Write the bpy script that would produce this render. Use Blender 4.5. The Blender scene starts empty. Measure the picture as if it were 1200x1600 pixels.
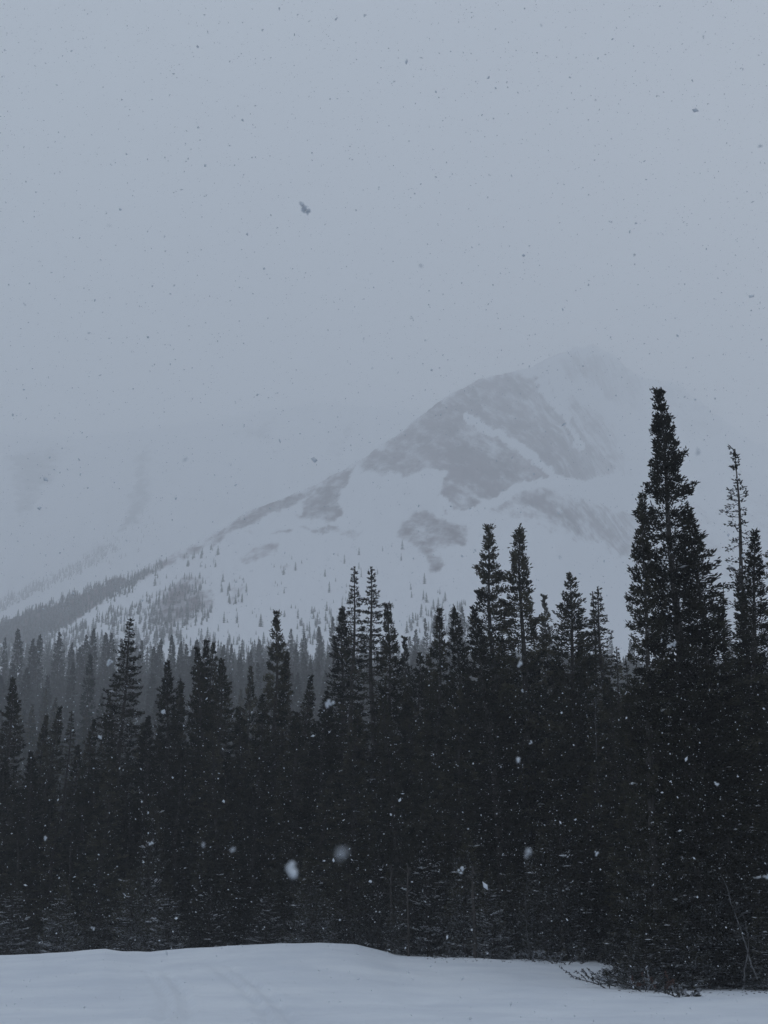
import bpy, math, random
import numpy as np
from mathutils import Vector

# ------------------------------------------------------------------ camera, world, sun, exposure
random.seed(7)
RNG = np.random.default_rng(7)
scene = bpy.context.scene
COL = scene.collection

HAZE_DENSITY = 0.00054
F_PX = 2198.0                      # focal length in pixels of the 1200 x 1600 photograph
PITCH = math.radians(16.7)
EYE = Vector((0.0, 0.0, 1.6))
cam_data = bpy.data.cameras.new("camera")
cam_data.sensor_fit = 'VERTICAL'
cam_data.sensor_height = 36.0
cam_data.sensor_width = 36.0
cam_data.lens = 36.0 * F_PX / 1600.0
cam_data.clip_start = 0.05
cam_data.clip_end = 20000
cam_data.dof.use_dof = True
cam_data.dof.focus_distance = 45.0
cam_data.dof.aperture_fstop = 14.0
cam = bpy.data.objects.new("camera", cam_data)
COL.objects.link(cam)
cam.location = EYE
cam.rotation_euler = (math.radians(90) + PITCH, 0, 0)
scene.camera = cam

SUN_EL, SUN_AZ = math.radians(28), math.radians(20)
world = bpy.data.worlds.new("World")
scene.world = world
world.use_nodes = True
wn = world.node_tree
wn.nodes.clear()
w_out = wn.nodes.new("ShaderNodeOutputWorld")
w_bg = wn.nodes.new("ShaderNodeBackground")
w_sky = wn.nodes.new("ShaderNodeTexSky")
w_sky.sky_type = 'NISHITA'
w_sky.sun_disc = False
w_sky.sun_elevation = SUN_EL
w_sky.sun_rotation = SUN_AZ
w_mix = wn.nodes.new("ShaderNodeMix")
w_mix.data_type = 'RGBA'
w_tc = wn.nodes.new("ShaderNodeTexCoord")
w_noise = wn.nodes.new("ShaderNodeTexNoise")
w_noise.inputs['Scale'].default_value = 2.2
w_noise.inputs['Detail'].default_value = 5
w_ramp = wn.nodes.new("ShaderNodeValToRGB")
CLOUD = (8.25, 9.25, 10.3)
w_ramp.color_ramp.elements[0].position = 0.3
w_ramp.color_ramp.elements[1].position = 0.7
w_ramp.color_ramp.elements[0].color = (0.86, 0.84, 0.88, 1)
w_ramp.color_ramp.elements[1].color = (1, 1, 1, 1)
w_mul = wn.nodes.new("ShaderNodeMix")
w_mul.data_type = 'RGBA'
w_mul.blend_type = 'MULTIPLY'
w_mul.inputs[0].default_value = 1.0
wn.links.new(w_tc.outputs['Generated'], w_noise.inputs['Vector'])
wn.links.new(w_noise.outputs['Fac'], w_ramp.inputs['Fac'])
w_mul.inputs[6].default_value = (*CLOUD, 1)
wn.links.new(w_ramp.outputs['Color'], w_mul.inputs[7])
w_mix.inputs[0].default_value = 0.9            # thick cloud cover hides nearly all of the clear sky
wn.links.new(w_sky.outputs['Color'], w_mix.inputs[6])
wn.links.new(w_mul.outputs[2], w_mix.inputs[7])
wn.links.new(w_mix.outputs[2], w_bg.inputs['Color'])
w_bg.inputs['Strength'].default_value = 0.1
wn.links.new(w_bg.outputs['Background'], w_out.inputs['Surface'])

sun_data = bpy.data.lights.new("sun", 'SUN')
sun_data.energy = 0.5
sun_data.angle = math.radians(60)
sun_data.color = (1.0, 0.96, 0.92)
sun = bpy.data.objects.new("sun", sun_data)
COL.objects.link(sun)
sd = Vector((math.sin(SUN_AZ) * math.cos(SUN_EL), math.cos(SUN_AZ) * math.cos(SUN_EL), math.sin(SUN_EL)))
sun.rotation_euler = sd.to_track_quat('Z', 'Y').to_euler()

vs = scene.view_settings
vs.view_transform = 'Standard'
vs.look = 'None'
vs.gamma = 1.0
vs.exposure = -0.35
vs.use_curve_mapping = False
cy = scene.cycles
cy.max_bounces = 8
cy.diffuse_bounces = 3
cy.volume_bounces = 3
cy.use_denoising = True

# ------------------------------------------------------------------ helpers
SP, CP = math.sin(PITCH), math.cos(PITCH)

def at(px, py, y):
    """world point that the photograph shows at (px, py) when it stands y metres away along the ground"""
    cx = (px - 600.0) / F_PX
    c = (800.0 - py) / F_PX
    dy = CP - c * SP
    dz = SP + c * CP
    return Vector((cx * y / dy, y, EYE.z + dz * y / dy))

def smooth(a, b, x):
    t = np.clip((x - a) / (b - a), 0, 1)
    return t * t * (3 - 2 * t)

def _hash(ix, iy, seed):
    n = (ix.astype(np.int64) * 374761393 + iy.astype(np.int64) * 668265263 + seed * 1274126177) & 0xFFFFFFFF
    n = ((n ^ (n >> 13)) * 1274126177) & 0xFFFFFFFF
    n = n ^ (n >> 16)
    return (n & 0xFFFF) / 65535.0

def vnoise(x, y, seed=0):
    x = np.asarray(x, float); y = np.asarray(y, float)
    ix = np.floor(x); iy = np.floor(y)
    fx = x - ix; fy = y - iy
    fx = fx * fx * (3 - 2 * fx); fy = fy * fy * (3 - 2 * fy)
    a = _hash(ix, iy, seed); b = _hash(ix + 1, iy, seed)
    c = _hash(ix, iy + 1, seed); d = _hash(ix + 1, iy + 1, seed)
    return (a * (1 - fx) + b * fx) * (1 - fy) + (c * (1 - fx) + d * fx) * fy

def fbm(x, y, seed=0, octaves=4):
    s = 0.0; amp = 0.5; tot = 0.0
    for k in range(octaves):
        s = s + amp * vnoise(np.asarray(x) * 2 ** k, np.asarray(y) * 2 ** k, seed + 17 * k)
        tot += amp
        amp *= 0.5
    return s / tot * 2 - 1      # about -1..1

def mesh_from(name, verts, polys, mat, loops=None):
    """verts (n,3); polys: list of (m,k) index arrays"""
    me = bpy.data.meshes.new(name)
    verts = np.ascontiguousarray(verts, dtype=np.float32)
    me.vertices.add(len(verts))
    me.vertices.foreach_set('co', verts.ravel())
    idx = np.concatenate([p.ravel() for p in polys]).astype(np.int32)
    cnt = np.concatenate([np.full(len(p), p.shape[1]) for p in polys]).astype(np.int32)
    start = np.concatenate([[0], np.cumsum(cnt)[:-1]]).astype(np.int32)
    me.loops.add(len(idx))
    me.loops.foreach_set('vertex_index', idx)
    me.polygons.add(len(cnt))
    me.polygons.foreach_set('loop_start', start)
    me.polygons.foreach_set('loop_total', cnt)
    me.update(calc_edges=True)
    if mat:
        me.materials.append(mat)
    return me

def link(name, data, parent=None, **props):
    o = bpy.data.objects.new(name, data)
    COL.objects.link(o)
    if parent is not None:
        o.parent = parent
    for k, v in props.items():
        o[k] = v
    return o

def new_mat(name):
    m = bpy.data.materials.new(name)
    m.use_nodes = True
    nt = m.node_tree
    return m, nt, nt.nodes['Principled BSDF']

def noise_col(nt, bsdf, c1, c2, scale, detail=4, coord='Object', lo=0.35, hi=0.65):
    tc = nt.nodes.new("ShaderNodeTexCoord")
    no = nt.nodes.new("ShaderNodeTexNoise")
    no.inputs['Scale'].default_value = scale
    no.inputs['Detail'].default_value = detail
    ra = nt.nodes.new("ShaderNodeValToRGB")
    ra.color_ramp.elements[0].position = lo
    ra.color_ramp.elements[1].position = hi
    ra.color_ramp.elements[0].color = (*c1, 1)
    ra.color_ramp.elements[1].color = (*c2, 1)
    nt.links.new(tc.outputs[coord], no.inputs['Vector'])
    nt.links.new(no.outputs['Fac'], ra.inputs['Fac'])
    nt.links.new(ra.outputs['Color'], bsdf.inputs['Base Color'])
    return tc, no, ra

def bump(nt, bsdf, scale, strength, dist, detail=5, coord='Object'):
    tc = nt.nodes.new("ShaderNodeTexCoord")
    no = nt.nodes.new("ShaderNodeTexNoise")
    no.inputs['Scale'].default_value = scale
    no.inputs['Detail'].default_value = detail
    bu = nt.nodes.new("ShaderNodeBump")
    bu.inputs['Strength'].default_value = strength
    bu.inputs['Distance'].default_value = dist
    nt.links.new(tc.outputs[coord], no.inputs['Vector'])
    nt.links.new(no.outputs['Fac'], bu.inputs['Height'])
    nt.links.new(bu.outputs['Normal'], bsdf.inputs['Normal'])

# ------------------------------------------------------------------ materials
M_NEEDLE, nt, b = new_mat("spruce_needles")
tc, no, ra = noise_col(nt, b, (0.003, 0.004, 0.003), (0.062, 0.058, 0.038), 1.1, 9)
# fine snow caught in the needles, mostly low on the tree and on faces turned up
sp_ = nt.nodes.new("ShaderNodeSeparateXYZ"); nt.links.new(tc.outputs['Object'], sp_.inputs[0])
hz_ = nt.nodes.new("ShaderNodeMapRange"); hz_.inputs['From Min'].default_value = 0.0; hz_.inputs['From Max'].default_value = 7.5
hz_.inputs['To Min'].default_value = 0.455; hz_.inputs['To Max'].default_value = 0.62
nt.links.new(sp_.outputs['Z'], hz_.inputs['Value'])
n2 = nt.nodes.new("ShaderNodeTexNoise"); n2.inputs['Scale'].default_value = 5.5; n2.inputs['Detail'].default_value = 9; n2.inputs['Roughness'].default_value = 0.72
nt.links.new(tc.outputs['Object'], n2.inputs['Vector'])
s1 = nt.nodes.new("ShaderNodeMath"); s1.operation = 'SUBTRACT'
nt.links.new(n2.outputs['Fac'], s1.inputs[0]); nt.links.new(hz_.outputs[0], s1.inputs[1])
s2 = nt.nodes.new("ShaderNodeMapRange"); s2.inputs['From Min'].default_value = 0.0; s2.inputs['From Max'].default_value = 0.10; s2.inputs['To Max'].default_value = 0.8
nt.links.new(s1.outputs[0], s2.inputs['Value'])
mx = nt.nodes.new("ShaderNodeMix"); mx.data_type = 'RGBA'
nt.links.new(s2.outputs[0], mx.inputs[0]); nt.links.new(ra.outputs['Color'], mx.inputs[6]); mx.inputs[7].default_value = (0.34, 0.36, 0.40, 1)
oi_ = nt.nodes.new("ShaderNodeObjectInfo")
tr = nt.nodes.new("ShaderNodeMapRange"); tr.inputs['To Min'].default_value = 0.25; tr.inputs['To Max'].default_value = 1.75
nt.links.new(oi_.outputs['Random'], tr.inputs['Value'])
tm = nt.nodes.new("ShaderNodeVectorMath"); tm.operation = 'SCALE'
nt.links.new(mx.outputs[2], tm.inputs[0]); nt.links.new(tr.outputs[0], tm.inputs['Scale'])
nt.links.new(tm.outputs[0], b.inputs['Base Color'])
b.inputs['Roughness'].default_value = 0.85
b.inputs['Specular IOR Level'].default_value = 0.15

M_BARK, nt, b = new_mat("spruce_bark")
noise_col(nt, b, (0.016, 0.014, 0.013), (0.05, 0.045, 0.042), 9)
bump(nt, b, 25, 0.6, 0.02)
b.inputs['Roughness'].default_value = 0.9

M_PALE, nt, b = new_mat("pale_bark")
noise_col(nt, b, (0.025, 0.025, 0.027), (0.13, 0.135, 0.145), 4)
b.inputs['Roughness'].default_value = 0.8

M_BROWN, nt, b = new_mat("dead_brown_needles")
noise_col(nt, b, (0.07, 0.035, 0.03), (0.13, 0.07, 0.055), 8)
b.inputs['Roughness'].default_value = 0.9

M_SNOW, nt, b = new_mat("snow")
noise_col(nt, b, (0.60, 0.64, 0.70), (0.69, 0.725, 0.77), 0.35, 6)
bump(nt, b, 2.2, 0.6, 0.05, 10)
b.inputs['Roughness'].default_value = 0.75
b.inputs['Specular IOR Level'].default_value = 0.2

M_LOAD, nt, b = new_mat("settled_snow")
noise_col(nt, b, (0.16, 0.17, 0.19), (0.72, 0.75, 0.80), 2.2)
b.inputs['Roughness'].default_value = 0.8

M_FLAKE, nt, b = new_mat("snowflake")
b.inputs['Base Color'].default_value = (0.58, 0.62, 0.67, 1)
b.inputs['Roughness'].default_value = 0.7

# far trees: needles only
M_FARN, nt, b = new_mat("distant_needles")
noise_col(nt, b, (0.012, 0.016, 0.016), (0.032, 0.036, 0.036), 0.8)
b.inputs['Roughness'].default_value = 0.9

M_VEILED, nt, b = new_mat("snowfall_veiled_needles")
noise_col(nt, b, (0.07, 0.075, 0.08), (0.24, 0.25, 0.27), 0.35)  # needles lightened: the pale veil of falling snow is put into their colour
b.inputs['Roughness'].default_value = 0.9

def mountain_material(name, rock1, rock2):
    m, nt, b = new_mat(name)
    L = nt.links
    tc = nt.nodes.new("ShaderNodeTexCoord")
    at_ = nt.nodes.new("ShaderNodeAttribute")
    at_.attribute_name = "rock"
    n1 = nt.nodes.new("ShaderNodeTexNoise"); n1.inputs['Scale'].default_value = 0.042; n1.inputs['Detail'].default_value = 9
    n1.inputs['Roughness'].default_value = 0.68
    mp = nt.nodes.new("ShaderNodeMapping"); mp.inputs['Scale'].default_value = (1.0, 0.22, 0.55)
    L.new(tc.outputs['Object'], mp.inputs['Vector'])
    L.new(mp.outputs['Vector'], n1.inputs['Vector'])
    # rock shows where the mask beats ragged noise
    n3 = nt.nodes.new("ShaderNodeTexNoise"); n3.inputs['Scale'].default_value = 0.011; n3.inputs['Detail'].default_value = 4
    L.new(mp.outputs['Vector'], n3.inputs['Vector'])
    av = nt.nodes.new("ShaderNodeMix"); av.inputs[0].default_value = 0.35
    L.new(n1.outputs['Fac'], av.inputs[2]); L.new(n3.outputs['Fac'], av.inputs[3])
    st = nt.nodes.new("ShaderNodeMapRange"); st.clamp = False
    st.inputs['From Min'].default_value = 0.35; st.inputs['From Max'].default_value = 0.65; st.inputs['To Min'].default_value = 0.22; st.inputs['To Max'].default_value = 0.78
    L.new(av.outputs[0], st.inputs['Value'])
    sub = nt.nodes.new("ShaderNodeMath"); sub.operation = 'SUBTRACT'
    L.new(at_.outputs['Fac'], sub.inputs[0]); L.new(st.outputs[0], sub.inputs[1])
    mr = nt.nodes.new("ShaderNodeMapRange"); mr.interpolation_type = 'SMOOTHSTEP'
    mr.inputs['From Min'].default_value = -0.14; mr.inputs['From Max'].default_value = 0.34
    L.new(sub.outputs[0], mr.inputs['Value'])
    n2 = nt.nodes.new("ShaderNodeTexNoise"); n2.inputs['Scale'].default_value = 0.02; n2.inputs['Detail'].default_value = 8
    L.new(mp.outputs['Vector'], n2.inputs['Vector'])
    rr = nt.nodes.new("ShaderNodeValToRGB")
    rr.color_ramp.elements[0].position = 0.3; rr.color_ramp.elements[0].color = (*rock1, 1)
    rr.color_ramp.elements[1].position = 0.75; rr.color_ramp.elements[1].color = (*rock2, 1)
    L.new(n2.outputs['Fac'], rr.inputs['Fac'])
    mx = nt.nodes.new("ShaderNodeMix"); mx.data_type = 'RGBA'
    L.new(mr.outputs['Result'], mx.inputs[0])
    mx.inputs[6].default_value = (0.76, 0.78, 0.82, 1)
    L.new(rr.outputs['Color'], mx.inputs[7])
    L.new(mx.outputs[2], b.inputs['Base Color'])
    b.inputs['Roughness'].default_value = 0.9
    b.inputs['Specular IOR Level'].default_value = 0.1
    return m
M_MTN = mountain_material("mountain_snow_and_rock", (0.11, 0.085, 0.095), (0.27, 0.225, 0.245))
M_MTN2 = mountain_material("far_mountain_snow_and_rock", (0.05, 0.05, 0.06), (0.16, 0.15, 0.17))

# ------------------------------------------------------------------ ground
CREST_PX = [(-700, 1500), (-100, 1497), (0, 1494), (80, 1491), (165, 1484), (195, 1488), (230, 1489), (285, 1484), (330, 1481),
            (390, 1478), (440, 1475), (500, 1475), (555, 1478), (590, 1487), (620, 1494), (680, 1498), (760, 1499),
            (880, 1501), (930, 1503), (985, 1506), (1060, 1508), (1200, 1509), (1900, 1510)]
Y_CREST = 57.0
_cx = np.array([at(p[0], p[1], Y_CREST).x for p in CREST_PX])
_cz = np.array([at(p[0], p[1], Y_CREST).z for p in CREST_PX])

def track_depth(x, y):
    """ski tracks curving over the bank, and one vague filled-in print"""
    d = 0.0
    for off in (0.0, 0.42, 2.1, 2.55):
        cx = -1.9 - off - 0.1 * (y - 30) - 0.0055 * (y - 30) ** 2
        d = d - 0.09 * np.exp(-((x - cx) / 0.13) ** 2) * (1 - smooth(40, 50, y)) + 0.035 * np.exp(-((np.abs(x - cx) - 0.26) / 0.1) ** 2) * (1 - smooth(40, 50, y))
    for (bx, by, s, a) in ((3.1, 31.0, 0.35, -0.10), (3.6, 32.5, 0.3, -0.08), (-3.2, 33.2, 0.22, -0.07), (-2.8, 29.2, 0.25, -0.09),
                           (2.6, 30.0, 0.5, 0.05), (-5.2, 31.5, 0.5, 0.06), (1.0, 36, 0.3, -0.05), (9.0, 34, 0.3, 0.05)):
        d = d + a * np.exp(-(((x - bx) / s) ** 2 + ((y - by) / (s * 2.2)) ** 2))
    return d

def ground_z(x, y):
    x = np.asarray(x, float); y = np.asarray(y, float)
    bank = np.interp(x * Y_CREST / np.maximum(y, 25), _cx, _cz)
    z = bank * smooth(33, Y_CREST, y) * (1 - 0.55 * smooth(Y_CREST + 1, Y_CREST + 9, y) * (1 - smooth(-2.5, 2.5, x)))
    z = z + 0.10 * fbm(x / 9.0, y / 13.0, 3, 3) * smooth(5, 30, y) + 0.035 * fbm(x / 2.2, y / 4.0, 5, 3)
    z = z + 0.03 * fbm(x / 0.9 + y / 5, y / 1.6, 6, 2) * smooth(20, 26, y) * (1 - smooth(60, 70, y)) + track_depth(x, y)
    hill = np.where(y < 630, 108 * np.clip((y - 122) / 508, 0, 1) ** 1.05, 108 * (1 - smooth(640, 840, y)))
    z = z + hill * (1 + 0.10 * fbm(x / 70, y / 70, 8, 3) * smooth(118, 200, y))
    return z

def gz(x, y):
    return float(ground_z(np.array([x]), np.array([y]))[0])

def axis(lo, hi, step, outer, growth=1.18):
    a = list(np.arange(lo, hi, step))
    s = step
    while a[-1] < outer[1]:
        s *= growth
        a.append(min(a[-1] + s, outer[1]))
    s = step
    while a[0] > outer[0]:
        s *= growth
        a.insert(0, max(a[0] - s, outer[0]))
    return np.array(a)

def grid_mesh(name, X, Y, Z, mat, smooth_=True):
    r, c = X.shape
    v = np.stack([X.ravel(), Y.ravel(), Z.ravel()], 1)
    i = np.arange(r * c).reshape(r, c)
    q = np.stack([i[:-1, :-1].ravel(), i[:-1, 1:].ravel(), i[1:, 1:].ravel(), i[1:, :-1].ravel()], 1)
    me = mesh_from(name, v, [q], mat)
    if smooth_:
        me.polygons.foreach_set('use_smooth', np.ones(len(me.polygons), bool))
    return me

gx = axis(-14, 15, 0.15, (-4800, 4800))
gy = np.concatenate([axis(24, 64, 0.25, (-150, 64)), axis(64.5, 130, 1.2, (64.4, 64.5))[1:] , np.arange(134, 860, 6), np.geomspace(870, 7400, 12)])
gy = np.unique(gy)
GX, GY = np.meshgrid(gx, gy)
link("snow_ground", grid_mesh("snow_ground", GX, GY, ground_z(GX, GY), M_SNOW), kind="structure")

# ------------------------------------------------------------------ mountains
def poly_soft(px, py, poly, w):
    """1 inside the outline, 0 outside, over a band of w pixels"""
    P = np.array(poly, float)
    n = len(P)
    inside = np.zeros(px.shape, bool)
    dist = np.full(px.shape, 1e9)
    for i in range(n):
        x1, y1 = P[i]; x2, y2 = P[(i + 1) % n]
        cond = ((y1 > py) != (y2 > py))
        xi = (x2 - x1) * (py - y1) / (y2 - y1 + 1e-12) + x1
        inside ^= cond & (px < xi)
        t = np.clip(((px - x1) * (x2 - x1) + (py - y1) * (y2 - y1)) / ((x2 - x1) ** 2 + (y2 - y1) ** 2 + 1e-9), 0, 1)
        dist = np.minimum(dist, np.hypot(px - x1 - t * (x2 - x1), py - y1 - t * (y2 - y1)))
    sd_ = np.where(inside, dist, -dist)
    return smooth(-w, w, sd_)

def stroke(px, py, pts, width):
    P = np.array(pts, float)
    dist = np.full(px.shape, 1e9)
    for i in range(len(P) - 1):
        x1, y1 = P[i]; x2, y2 = P[i + 1]
        t = np.clip(((px - x1) * (x2 - x1) + (py - y1) * (y2 - y1)) / ((x2 - x1) ** 2 + (y2 - y1) ** 2), 0, 1)
        dist = np.minimum(dist, np.hypot(px - x1 - t * (x2 - x1), py - y1 - t * (y2 - y1)))
    return 1 - smooth(width * 0.4, width * 1.1, dist)

RIDGE = [(-900, 1120), (-400, 1060), (-150, 1010), (0, 974), (60, 950), (110, 930), (150, 913), (190, 900), (225, 886), (290, 856), (350, 822),
         (385, 801), (440, 779), (500, 754), (560, 720), (620, 680), (662, 646), (700, 619), (750, 592), (790, 584), (830, 574),
         (870, 551), (900, 541), (925, 540), (952, 549), (978, 572), (1010, 590), (1060, 602), (1110, 640), (1180, 690), (1300, 750),
         (1500, 800), (1900, 900), (2500, 1000)]
R_D = [(-900, 700), (0, 800), (200, 950), (400, 1200), (560, 1400), (700, 1620), (830, 1950), (880, 2300), (930, 2900), (980, 3500), (1060, 4100), (1300, 4300), (2500, 4300)]
F_Y, F_D = 1078.0, 600.0
rx_, ry_ = np.array(RIDGE, float).T
dx_, dd_ = np.array(R_D, float).T
dd_ = dd_ * 1.5

def mtn_pos(px, py):
    """surface point of the near mountain for a direction (arrays)"""
    px = np.asarray(px, float); py = np.asarray(py, float)
    yr = np.interp(px, rx_, ry_)
    v = np.clip((F_Y - py) / np.maximum(F_Y - yr, 4), 0, 1)
    Dr = np.interp(px, dx_, dd_)
    D = F_D + (Dr - F_D) * v ** 1.15
    rel = np.sin(np.pi * np.clip(v, 0, 1)) ** 0.5
    D = D * (1 + 0.045 * fbm(px / 130, py / 90, 21, 5) * rel + 0.012 * fbm(px / 22, py / 30, 25, 3) * rel)
    c = (800.0 - py) / F_PX
    dy = CP - c * SP; dz = SP + c * CP
    return np.stack([(px - 600) / F_PX * D / dy, D, EYE.z + dz * D / dy], -1)

colx = np.unique(np.concatenate([np.arange(-900, -60, 20), np.arange(-60, 1260, 3), np.arange(1260, 2500, 25)])).astype(float)
NV = 190
vv = np.linspace(0, 1, NV)
yr_c = np.interp(colx, rx_, ry_) - (2.4 + 4 * smooth(840, 900, colx)) * fbm(colx / 14, colx * 0, 31, 4) - 1.3 * fbm(colx / 5, colx * 0, 33, 2)
PX = np.repeat(colx[None, :], NV, 0)
PY = F_Y + (yr_c[None, :] - F_Y) * vv[:, None]
P = mtn_pos(PX, PY)
# true v for the ridge roughness
c_ = (800.0 - PY) / F_PX
dyy = CP - c_ * SP; dzz = SP + c_ * CP
P[..., 2] = EYE.z + dzz * P[..., 1] / dyy
# back side: falls away behind the ridge
back = []
top = P[-1]
for k, (dd, dz) in enumerate(((60, -25), (300, -180), (700, -500), (1100, -1600))):
    bk = top.copy(); bk[:, 1] += dd; bk[:, 0] *= (top[:, 1] + dd) / top[:, 1]; bk[:, 2] = np.maximum(bk[:, 2] + dz, 0.5)
    back.append(bk)
Pall = np.concatenate([P, np.stack(back)], 0)
me = grid_mesh("mountain", Pall[..., 0], Pall[..., 1], Pall[..., 2], M_MTN)
wx = PX + 11 * fbm(PX / 26, PY / 26, 41, 5) + 5 * fbm(PX / 7, PY / 7, 45, 3); wy = PY + 11 * fbm(PX / 26, PY / 26, 43, 5) + 4 * fbm(PX / 7, PY / 7, 47, 3)
mask = np.zeros(PX.shape)
def add_rock(poly, s, w=5):
    global mask
    mask = np.maximum(mask, s * poly_soft(wx, wy, poly, w * 1.5))
add_rock([(560, 722), (600, 690), (660, 645), (705, 615), (748, 588), (800, 580), (845, 590), (870, 615), (868, 640), (900, 655), (935, 695), (968, 738),
          (930, 752), (850, 750), (800, 765), (745, 790), (735, 805), (700, 803), (680, 780), (702, 742), (660, 738), (640, 750), (595, 742)], 0.72, 6)
add_rock([(545, 730), (600, 690), (640, 720), (640, 745), (600, 745)], 0.62, 8)
add_rock([(745, 806), (790, 775), (850, 755), (900, 768), (960, 780), (1010, 806), (1010, 850), (985, 880), (930, 860), (880, 840), (830, 815)], 0.60, 14)
add_rock([(618, 815), (650, 795), (695, 805), (735, 820), (728, 850), (700, 868), (690, 902), (672, 898), (655, 862), (628, 850)], 0.58, 7)
add_rock([(350, 832), (385, 798), (440, 775), (432, 800), (392, 822), (355, 842)], 0.68, 5)
add_rock([(462, 805), (470, 780), (502, 752), (560, 722), (545, 755), (532, 782), (540, 800), (525, 818), (482, 820)], 0.66, 5)
add_rock([(385, 832), (470, 823), (545, 822), (582, 834), (560, 840), (510, 833), (430, 832), (388, 840)], 0.60, 3)
add_rock([(358, 872), (398, 852), (432, 850), (434, 868), (415, 878), (378, 882)], 0.58, 5)
add_rock([(865, 560), (900, 545), (945, 545), (985, 560), (1010, 610), (1000, 650), (950, 630), (915, 600), (880, 590)], 0.60, 12)
add_rock([(1000, 560), (1060, 585), (1110, 620), (1140, 680), (1080, 700), (1020, 640)], 0.52, 18)
add_rock([(880, 605), (940, 640), (975, 690), (985, 745), (960, 740), (925, 695), (885, 655)], 0.60, 12)
add_rock([(1050, 760), (1100, 795), (1135, 850), (1140, 905), (1105, 880), (1075, 840)], 0.56, 16)
add_rock([(1000, 770), (1060, 790), (1060, 830), (1010, 815)], 0.50, 12)
add_rock([(1120, 700), (1220, 760), (1260, 900), (1180, 880), (1150, 800)], 0.50, 20)
# dark wedge under the ridge line, thinning towards the left
add_rock([(-200, 1030), (0, 974), (110, 932), (190, 902), (215, 908), (160, 945), (100, 985), (0, 1010)], 0.95, 5)
add_rock([(240, 935), (285, 905), (320, 908), (332, 968), (262, 985), (225, 960)], 0.68, 14)
add_rock([(420, 880), (462, 870), (470, 900), (430, 905)], 0.40, 10)
add_rock([(170, 950), (230, 940), (300, 990), (200, 1010)], 0.5, 16)
add_rock([(355, 905), (380, 900), (382, 950), (360, 950)], 0.42, 8)
add_rock([(200, 898), (300, 850), (352, 820), (445, 775), (565, 716), (560, 726), (450, 793), (356, 842), (300, 868), (215, 908)], 0.64, 5)
snow_line = np.maximum.reduce([
    stroke(wx, wy, [(733, 652), (770, 678), (815, 705), (850, 725), (868, 742), (905, 752), (960, 765), (1010, 780)], 7),
    stroke(wx, wy, [(735, 803), (780, 782), (800, 768), (850, 748), (868, 742)], 7),
    stroke(wx, wy, [(845, 600), (880, 650), (910, 700)], 5),
    stroke(wx, wy, [(690, 780), (715, 800), (740, 806)], 5),
    stroke(wx, wy, [(880, 752), (930, 772), (1000, 800), (1060, 840)], 8)])
streak = 0.13 * fbm(PX / 5.0, PY / 45.0, 51, 3) * poly_soft(wx, wy, [(745, 806), (850, 755), (1010, 806), (985, 890), (830, 825)], 15)
mask = np.clip(mask + streak + 0.05 * fbm(PX / 40, PY / 40, 55, 3) * (mask > 0.2) - 0.6 * snow_line, 0, 1)
mask = np.clip(mask + 0.22 * np.maximum(fbm(PX / 30, PY / 13, 57, 5), 0) + 0.10 * fbm((PX + PY) / 9, (PX - PY) / 30, 59, 3) * (mask > 0.15), 0, 1)
att = me.attributes.new("rock", 'FLOAT', 'POINT')
full = np.concatenate([mask, np.full((4, mask.shape[1]), 0.4)], 0)
att.data.foreach_set('value', full.ravel().astype(np.float32))
link("mountain", me, kind="structure")

# far mountain, nearly lost in the snowfall
RID2 = [(-1500, 900), (-600, 740), (-200, 690), (0, 676), (120, 684), (240, 668), (330, 655), (420, 640), (500, 628), (560, 632), (640, 640), (760, 660), (900, 700), (1500, 880), (2600, 1000)]
qx_, qy_ = np.array(RID2, float).T
def far_pos(px, py):
    px = np.asarray(px, float); py = np.asarray(py, float)
    yr = np.interp(px, qx_, qy_)
    v = np.clip((1040 - py) / (1040 - yr), 0, 1)
    D = 1950 + (3000 + 0.1 * px) * v
    D = D * (1 + 0.06 * fbm(px / 110 + py / 300, py / 150, 61, 4) * np.sin(np.pi * v) ** 0.5)
    c = (800.0 - py) / F_PX
    dy = CP - c * SP; dz = SP + c * CP
    return np.stack([(px - 600) / F_PX * D / dy, D, EYE.z + dz * D / dy], -1)
colx = np.unique(np.concatenate([np.arange(-1500, -60, 40), np.arange(-60, 700, 5), np.arange(700, 2600, 50)])).astype(float)
yr_c = np.interp(colx, qx_, qy_)
NV = 100
vv = np.linspace(0, 1, NV)
PX = np.repeat(colx[None, :], NV, 0)
PY = 1040 + (yr_c[None, :] - 1040) * vv[:, None]
P = far_pos(PX, PY)
top = P[-1]
back = []
for dd, dz in ((100, -40), (600, -500), (1300, -3000)):
    bk = top.copy(); bk[:, 1] += dd; bk[:, 2] = np.maximum(bk[:, 2] + dz, 0.6)
    back.append(bk)
Pall = np.concatenate([P, np.stack(back)], 0)
me = grid_mesh("far_mountain", Pall[..., 0], Pall[..., 1], Pall[..., 2], M_MTN2)
wx = PX + 12 * fbm(PX / 35, PY / 35, 71, 4); wy = PY + 12 * fbm(PX / 35, PY / 35, 73, 4)
mask = np.zeros(PX.shape)
add_rock([(195, 830), (175, 850), (190, 805), (205, 770), (212, 720), (232, 690), (240, 740), (235, 780), (218, 820)], 0.8, 14)
add_rock([(0, 700), (60, 690), (115, 690), (80, 760), (50, 820), (30, 820), (20, 760)], 0.74, 20)
add_rock([(350, 670), (440, 650), (430, 700), (440, 730), (410, 700)], 0.58, 16)
add_rock([(520, 660), (560, 650), (540, 710), (500, 730)], 0.58, 12)
add_rock([(120, 860), (180, 840), (170, 870), (130, 885)], 0.56, 10)
mask = np.clip(mask + 0.08 * fbm(PX / 14, PY / 40, 75, 3), 0, 1)
att = me.attributes.new("rock", 'FLOAT', 'POINT')
full = np.concatenate([mask, np.full((3, mask.shape[1]), 0.4)], 0)
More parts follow.
